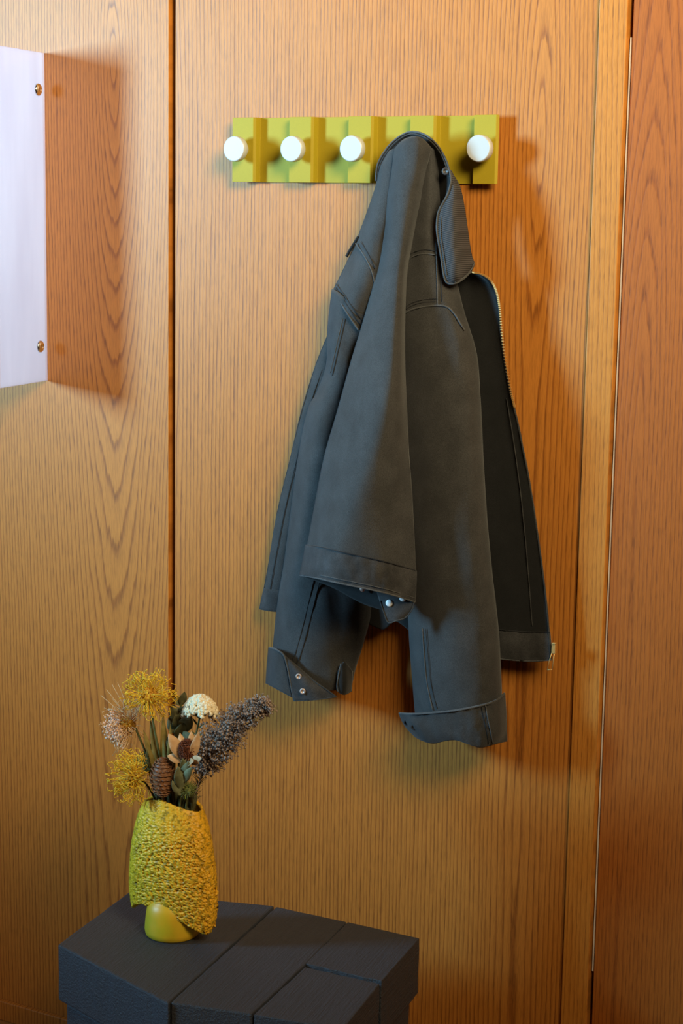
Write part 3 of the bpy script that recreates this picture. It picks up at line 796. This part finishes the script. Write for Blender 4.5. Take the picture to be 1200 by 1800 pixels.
# ------------------------------------------------------------------ dried flowers
def vmat(name, c1, c2, rough=0.75, sc=220, trans=0.0):
    m, nt, b = newmat(name); n1 = noise_(nt, scaled(nt, (1, 1, 1)), sc, 2)
    nt.links.new(mixc(nt, ramp(nt, n1, [(0.35, (0,)*3), (0.65, (1,)*3)]), c1, c2), b.inputs['Base Color']); b.inputs['Roughness'].default_value = rough
    b.inputs['Specular IOR Level'].default_value = 0.3; return m
M_yel = vmat('golden_styles', (0.74, 0.42, 0.022), (0.88, 0.56, 0.04))
M_core = vmat('flower_core', (0.42, 0.20, 0.02), (0.58, 0.30, 0.03))
M_peach = vmat('peach_styles', (0.72, 0.40, 0.17), (0.80, 0.50, 0.26))
M_fluff = vmat('pale_pink_fluff', (0.80, 0.50, 0.36), (0.90, 0.64, 0.50))
M_cream = vmat('cream_florets', (0.72, 0.58, 0.36), (0.88, 0.76, 0.54), sc=400)
M_stem = vmat('green_stem', (0.075, 0.085, 0.028), (0.12, 0.13, 0.045))
M_leaf = vmat('grey_green_leaf', (0.135, 0.135, 0.065), (0.22, 0.22, 0.115), 0.6, 120)
M_dleaf = vmat('dark_green_leaf', (0.075, 0.070, 0.03), (0.125, 0.115, 0.05), 0.6, 120)
M_blade = vmat('olive_blade', (0.20, 0.15, 0.035), (0.29, 0.21, 0.055), 0.6, 90)
M_plume = vmat('mauve_brown_plume', (0.20, 0.135, 0.105), (0.38, 0.28, 0.225), sc=500)
M_cone = vmat('brown_cone', (0.13, 0.05, 0.022), (0.30, 0.13, 0.055), 0.5, 200)
M_bract = vmat('tan_bract', (0.52, 0.30, 0.14), (0.68, 0.43, 0.24), 0.6, 90)
M_seedh = vmat('dark_red_brown_centre', (0.10, 0.028, 0.012), (0.20, 0.06, 0.025), 0.8, 500)
M_thistle = vmat('green_thistle', (0.12, 0.14, 0.03), (0.20, 0.21, 0.06))
def F(px, py, dx=0.0): return P(px, py, VD + dx)     # dx: metres nearer than the vase centre
MOUTH = [F(300, 1425)]
def stem(root, pts, r=0.0016, mat=None, name='stem'):
    return MB().tube([F(*p) for p in spline(pts, 12)], r, 6).build(name, mat or M_stem, root, True)
def flower(name, label, cat, px, py, dx=0.0, group=None):
    group = group or {'pincushion_flower': 'pincushion flowers in the vase', 'eucalyptus_sprig': 'leaf sprigs in the vase'}.get(name)
    return thing(name, label, cat, F(px, py, dx), group)
def rdir(ax, spread):
    while True:
        v = Vector((random.gauss(0, 1), random.gauss(0, 1), random.gauss(0, 1))).normalized()
        if math.acos(max(-1, min(1, v.dot(ax)))) < spread: return v
def pincushion(root, c, R, ax, n, mat, core, curl=0.9, spread=2.0, name='styles', r=0.00055):
    ax = Vector(ax).normalized(); mb = MB()
    for k in range(n):
        d = rdir(ax, spread); L = R * random.uniform(0.72, 1.06)
        side = (ax - d * ax.dot(d)); side = side.normalized() if side.length > 0.05 else d.orthogonal().normalized()
        side = (side + 0.5 * Vector((random.gauss(0, 1), random.gauss(0, 1), random.gauss(0, 1)))).normalized()
        cu = curl * random.uniform(0.5, 1.3); pts = []
        for i in range(9):
            t = i / 8; bow = -0.18 * math.sin(math.pi * t)
            p = c + d * (R*0.20 + (L - R*0.20) * min(t * 1.12, 1.0 - max(0, t - 0.8) * 0.8)) + side * (L * (bow + cu * 0.42 * max(0, t - 0.5) ** 1.6))
            pts.append(p)
        mb.tube(pts, r * random.uniform(0.8, 1.15), 4)
        mb.ball(pts[-1], r * 2.0, 5, 3)
    o = mb.build(name, mat, root, True); tag(o, kind='stuff')
    cb = MB()
    for k in range(110):
        d = rdir(ax, 2.2); cb.ball(c + d * R * 0.26 * random.uniform(0.8, 1.15), R * 0.065, 5, 3)
    cb.ball(c, R * 0.26, 10, 6)
    cb.build('flower_head', core, root, True)
toC = (CAM - vb).normalized()
f1 = flower('pincushion_flower', 'golden pincushion flower with curled styles, tallest in the vase', 'flower', 300, 1420)
stem(f1, [(300,1440,0),(290,1370,0.0),(275,1300,0.005),(262,1232,0.005)])
pincushion(f1, F(262, 1224, 0.01), 44*S1, toC*0.6 + Vector((0, 0, 0.35)), 165, M_yel, M_core, 1.5, 1.75)
f2 = flower('pincushion_flower', 'golden pincushion flower drooping over the left of the vase rim', 'flower', 285, 1420)
stem(f2, [(285,1440,0.005),(270,1400,0.01),(258,1380,0.02),(245,1368,0.02)])
pincushion(f2, F(236, 1366, 0.03), 43*S1, toC*0.7 + Vector((-0.55, 0, -0.2)), 165, M_yel, M_core, 0.8, 1.75)
f3 = flower('pincushion_flower', 'peach faded pincushion flower with pale fluff at far left of bouquet', 'flower', 290, 1420)
stem(f3, [(290,1440,0),(275,1370,0),(255,1320,0),(238,1280,0.005)])
pincushion(f3, F(226, 1274, 0.0), 42*S1, toC*0.4 + Vector((-0.7, 0, 0.05)), 120, M_peach, M_core, 0.35, 1.7, 'styles', 0.00042)
mb = MB()
for k in range(420):
    d = rdir(Vector((-0.75, -0.40, -0.25)).normalized(), 1.15); q = F(224, 1276, 0.002) + d * S1 * random.uniform(14, 35)
    mb.ball(q, S1 * random.uniform(1.1, 2.1), 5, 3, (1, 1, 1), 0.3)
tag(mb.build('fluff', M_fluff, f3, True), kind='stuff')
mb = MB()
for x, y in [(177,1222),(187,1212),(197,1203),(207,1200),(183,1244),(203,1316),(215,1312)] + [(random.uniform(185, 262), random.uniform(1222, 1332)) for _ in range(46)]:
    mb.tube([F(226,1272), F((x+228)/2 + 4, (y+1268)/2 + 2, 0.004), F(x, y, 0.002)], 0.0005, 4, 0.0003)
tag(mb.build('long_styles', M_peach, f3, True), kind='stuff')
f4 = flower('pincushion_flower', 'small olive green pincushion half hidden behind the pine cone', 'flower', 290, 1420)
stem(f4, [(290,1440,-0.01),(280,1390,-0.01),(268,1345,-0.01)])
pincushion(f4, F(262, 1350, -0.012), 27*S1, toC*0.7 + Vector((-0.1, 0, 0.5)), 90, M_thistle, M_blade, 0.5, 1.5, 'styles', 0.00045)

f5 = flower('yarrow', 'cream domed yarrow head on a thin green stem', 'flower', 320, 1420)
stem(f5, [(318,1440,0),(328,1370,0),(338,1320,0),(349,1270,0),(352,1250,0)], 0.0014)
mb = MB()
for k in range(620):
    u = random.uniform(0, 2*math.pi); rr = math.sqrt(random.random())
    h = math.sqrt(max(0, 1 - rr*rr))
    x = 352 + 31*rr*math.cos(u); dy = 0.024*rr*math.sin(u)
    y = 1258 - 2 - 34*h*0.95 + 6*rr*rr + random.uniform(-1.5, 1.5)
    mb.ball(F(x, y, dy), S1*random.uniform(2.4, 3.6), 5, 4, (1, 1, 1), 0.25)
tag(mb.build('florets', M_cream, f5, True), kind='stuff')
mb = MB()
for a in range(14):
    u = 2*math.pi*a/14; mb.tube([F(351,1264), F(352+12*math.cos(u), 1255, 0.010*math.sin(u)), F(352+24*math.cos(u), 1243, 0.018*math.sin(u))], 0.0006, 4)
mb.build('stalks', M_stem, f5, True)
for (x0, y0, x1, y1) in ((348,1276,338,1262),(349,1280,362,1270),(345,1292,334,1285),(346,1296,358,1288)):
    MB().leaf(F(x0,y0), F(x1,y1,0.004), 0.003, toC, 0.1).build('leaf', M_stem, f5)

f6 = flower('plume_flower', 'mauve brown feathery dried plume leaning out to the right', 'flower', 335, 1420)
axis = [(332,1440,0),(345,1390,0),(362,1345,0.004),(388,1300,0.008),(425,1262,0.012),(472,1237,0.016)]
MB().tube([F(*p) for p in spline(axis, 20)], 0.0019, 6, 0.0008).build('stem', M_plume, f6, True)
ap = spline(axis, 60)
wid = [(0,0),(17,0),(21,20),(27,36),(33,43),(40,40),(46,32),(52,25),(58,19),(60,10)]
mb = MB()
for k in range(620):
    i = random.uniform(20, 60); x, y, d = ap[int(i)] if int(i) <= 60 else ap[60]
    wd = interp(wid, i); j = ap[min(60, int(i)+1)]; k0 = ap[int(i)-1]
    t = Vector((j[0]-k0[0], j[1]-k0[1])).normalized(); nn = Vector((-t.y, t.x))
    s = random.uniform(-1, 1); s = s * abs(s) ** 0.25 if abs(s) > 0 else 0; zz = random.uniform(-1, 1) * math.sqrt(max(0, 1 - s*s))
    out = 0.25 * wd
    ex, ey, ez = x + nn.x*s*wd + t.x*out, y + nn.y*s*wd + t.y*out, d + zz*wd*S1*0.8
    a = F(x, y, d); b2 = F(ex, ey, ez)
    mid = a.lerp(b2, 0.55) + Vector((random.uniform(-1,1), random.uniform(-1,1), random.uniform(-1,1)))*0.002
    mb.tube([a, mid, b2], 0.00055, 3, 0.0003, False)
    for q in range(random.randint(3, 6)):
        tt = random.uniform(0.5, 1.05); p = a.lerp(b2, tt) + Vector((random.gauss(0,1), random.gauss(0,1), random.gauss(0,1)))*S1*2.6
        mb.ball(p, S1*random.uniform(0.9, 2.0), 5, 3, (1, 1, 1), 0.35)
        mb.tube([a.lerp(b2, tt*0.8), p], 0.0003, 3, None, False)
tag(mb.build('florets', M_plume, f6, True), kind='stuff')
mb = MB()
for k in range(70):                                  # needle leaves low on the stem
    i = random.uniform(6, 22); x, y, d = ap[int(i)]
    a = F(x, y, d); b2 = F(x + random.uniform(-16, 18), y - random.uniform(4, 20), d + random.uniform(-0.012, 0.012))
    mb.tube([a, a.lerp(b2, 0.5) + Vector((0, 0, 0.001)), b2], 0.0006, 4, 0.0002)
tag(mb.build('needles', M_dleaf, f6, True), kind='stuff')

f7 = flower('protea', 'dried flower with tan pointed bracts around a dark brown centre', 'flower', 315, 1420)
stem(f7, [(312,1440,0.01),(318,1390,0.015),(326,1345,0.02),(330,1330,0.022)])
c7 = F(329, 1318, 0.03)
mb = MB()
for k in range(520):
    d = rdir(Vector((0, -0.5, 0.8)).normalized(), 2.0); p = c7 + Vector((d.x*9*S1, d.y*9*S1, d.z*13*S1))
    mb.tube([p, p + d*S1*4.0], 0.0006, 4, 0.0003)
mb.ball(c7, 9.5*S1, 10, 7, (1, 1, 1.4))
tag(mb.build('centre', M_seedh, f7, True), 'dark brown bristly centre')
for bx, by, tx, ty, dx, wdt, bend in ((322,1336,297,1290,0.038,18,-0.05),(322,1338,294,1329,0.040,13,0.1),(336,1336,349,1290,0.034,13,-0.1),(334,1340,358,1332,0.044,13,0.1),(328,1342,346,1340,0.046,11,0.15),(334,1330,336,1286,0.010,11,0.05),(324,1332,316,1290,0.012,12,0.05)):
    MB().leaf(F(bx, by, 0.030), F(tx, ty, dx), wdt*S1, toC + Vector((0.2, 0, 0.1)), bend, 8, 0.35).build('bract', M_bract, f7, True)

f8 = flower('pine_cone', 'brown ridged dried cone standing at the vase mouth', 'cone', 285, 1415)
stem(f8, [(288,1440,0.015),(287,1410,0.022),(286,1395,0.026)], 0.002, M_cone)
c8 = F(286, 1367, 0.034)
mb = MB()
mb.ball(c8, 15*S1, 12, 8, (1, 1, 1.85)); mb.build('core', M_cone, f8, True)
mb = MB()
for r_ in range(13):
    th = math.pi * (0.07 + 0.86 * r_ / 12)
    for k in range(15):
        a = 2*math.pi*(k + 0.5*(r_ % 2))/15
        nrm = Vector((math.sin(th)*math.cos(a), math.sin(th)*math.sin(a), math.cos(th)*0.5))
        p = c8 + Vector((math.sin(th)*math.cos(a)*15*S1, math.sin(th)*math.sin(a)*15*S1, math.cos(th)*27*S1))
        tn = Vector((-math.sin(a), math.cos(a), 0))
        mb.tube([p - tn*S1*3.2, p + nrm*S1*3.0 + Vector((0, 0, S1*0.8)), p + tn*S1*3.2], 0.0009, 5)
tag(mb.build('scales', M_cone, f8, True), kind='stuff')

f9 = flower('eucalyptus_sprig', 'dark grey green leafy sprig behind the cream yarrow', 'foliage', 310, 1420)
stem(f9, [(310,1440,-0.015),(313,1370,-0.015),(316,1300,-0.015),(318,1225,-0.012)])
for (bx,by,tx,ty,wd,mt) in ((316,1290,296,1262,17,0),(317,1285,338,1256,16,1),(316,1265,300,1240,15,0),(317,1258,331,1238,13,0),(317,1240,309,1222,11,1),(318,1240,324,1215,9,0),(315,1315,294,1296,17,0),(315,1310,338,1290,17,0),(314,1335,297,1318,14,0),(314,1300,322,1268,15,0),(313,1340,332,1300,14,0),(316,1278,306,1255,14,0),(317,1275,322,1245,12,1)):
    MB().leaf(F(bx,by,-0.012), F(tx,ty,random.uniform(-0.012,0.004)), wd*1.3*S1, toC + Vector((random.uniform(-.4,.4),0,random.uniform(-.3,.3))), 0.1, 7, 0.25).build('leaf', (M_dleaf, M_leaf)[mt], f9, True)
f10 = flower('eucalyptus_sprig', 'small sprig of oval sage green leaves in front of the bouquet', 'foliage', 318, 1420)
stem(f10, [(314,1440,0.02),(318,1400,0.028),(324,1365,0.032),(328,1345,0.034)], 0.0011)
for (bx,by,tx,ty,wd) in ((318,1388,313,1346,16),(322,1372,332,1338,15),(321,1376,338,1348,12),(317,1398,302,1372,11),(325,1362,321,1332,11)):
    MB().leaf(F(bx,by,0.032), F(tx,ty,0.042), wd*S1, toC + Vector((random.uniform(-.3,.3),0,0)), 0.05, 8, 0.15).build('leaf', M_leaf, f10, True)
f11 = flower('leaf_spray', 'long pointed olive green leaves fanning out under the tallest flower', 'foliage', 290, 1420)
for (bx,by,tx,ty,wd,dx) in ((292,1420,251,1283,13,0.0),(290,1420,264,1262,12,-0.006),(293,1420,285,1255,14,-0.01),(292,1415,256,1302,9,0.012),(296,1420,300,1270,9,-0.004),(296,1415,290,1290,8,0.01),(297,1418,306,1330,8,0.018)):
    MB().leaf(F(bx,by,0), F(tx,ty,dx), wd*S1, toC + Vector((random.uniform(-.4,.4),0,0)), 0.06, 9, 0.3).build('leaf', M_blade, f11, True)
f12 = flower('thistle', 'little spiky green thistle head at the right of the vase rim', 'flower', 325, 1420)
stem(f12, [(325,1440,0.01),(328,1405,0.018),(331,1390,0.02)])
c12 = F(331, 1388, 0.024); mb = MB()
for k in range(190):
    d = rdir(Vector((0, -0.3, 0.9)).normalized(), 2.4); mb.tube([c12 + d*S1*4, c12 + d*S1*random.uniform(10, 15)], 0.0005, 4, 0.0002)
mb.ball(c12, 7*S1, 8, 6)
tag(mb.build('spines', M_thistle, f12, True), kind='stuff')
f13 = flower('leafy_filler', 'dark tangled greenery filling the mouth of the vase', 'foliage', 308, 1420, 0)
for k in range(46):
    x = random.uniform(272, 346); y = random.uniform(1385, 1412)
    MB().leaf(F(300 + (x-300)*0.8, 1432, random.uniform(-0.015, 0.015)), F(x, y - random.uniform(0, 22), random.uniform(-0.02, 0.022)), random.uniform(5, 9)*S1, toC + Vector((random.uniform(-.7,.7),0,random.uniform(-.3,.3))), 0.1, 5, 0.3).build('leaf', M_dleaf, f13, True)
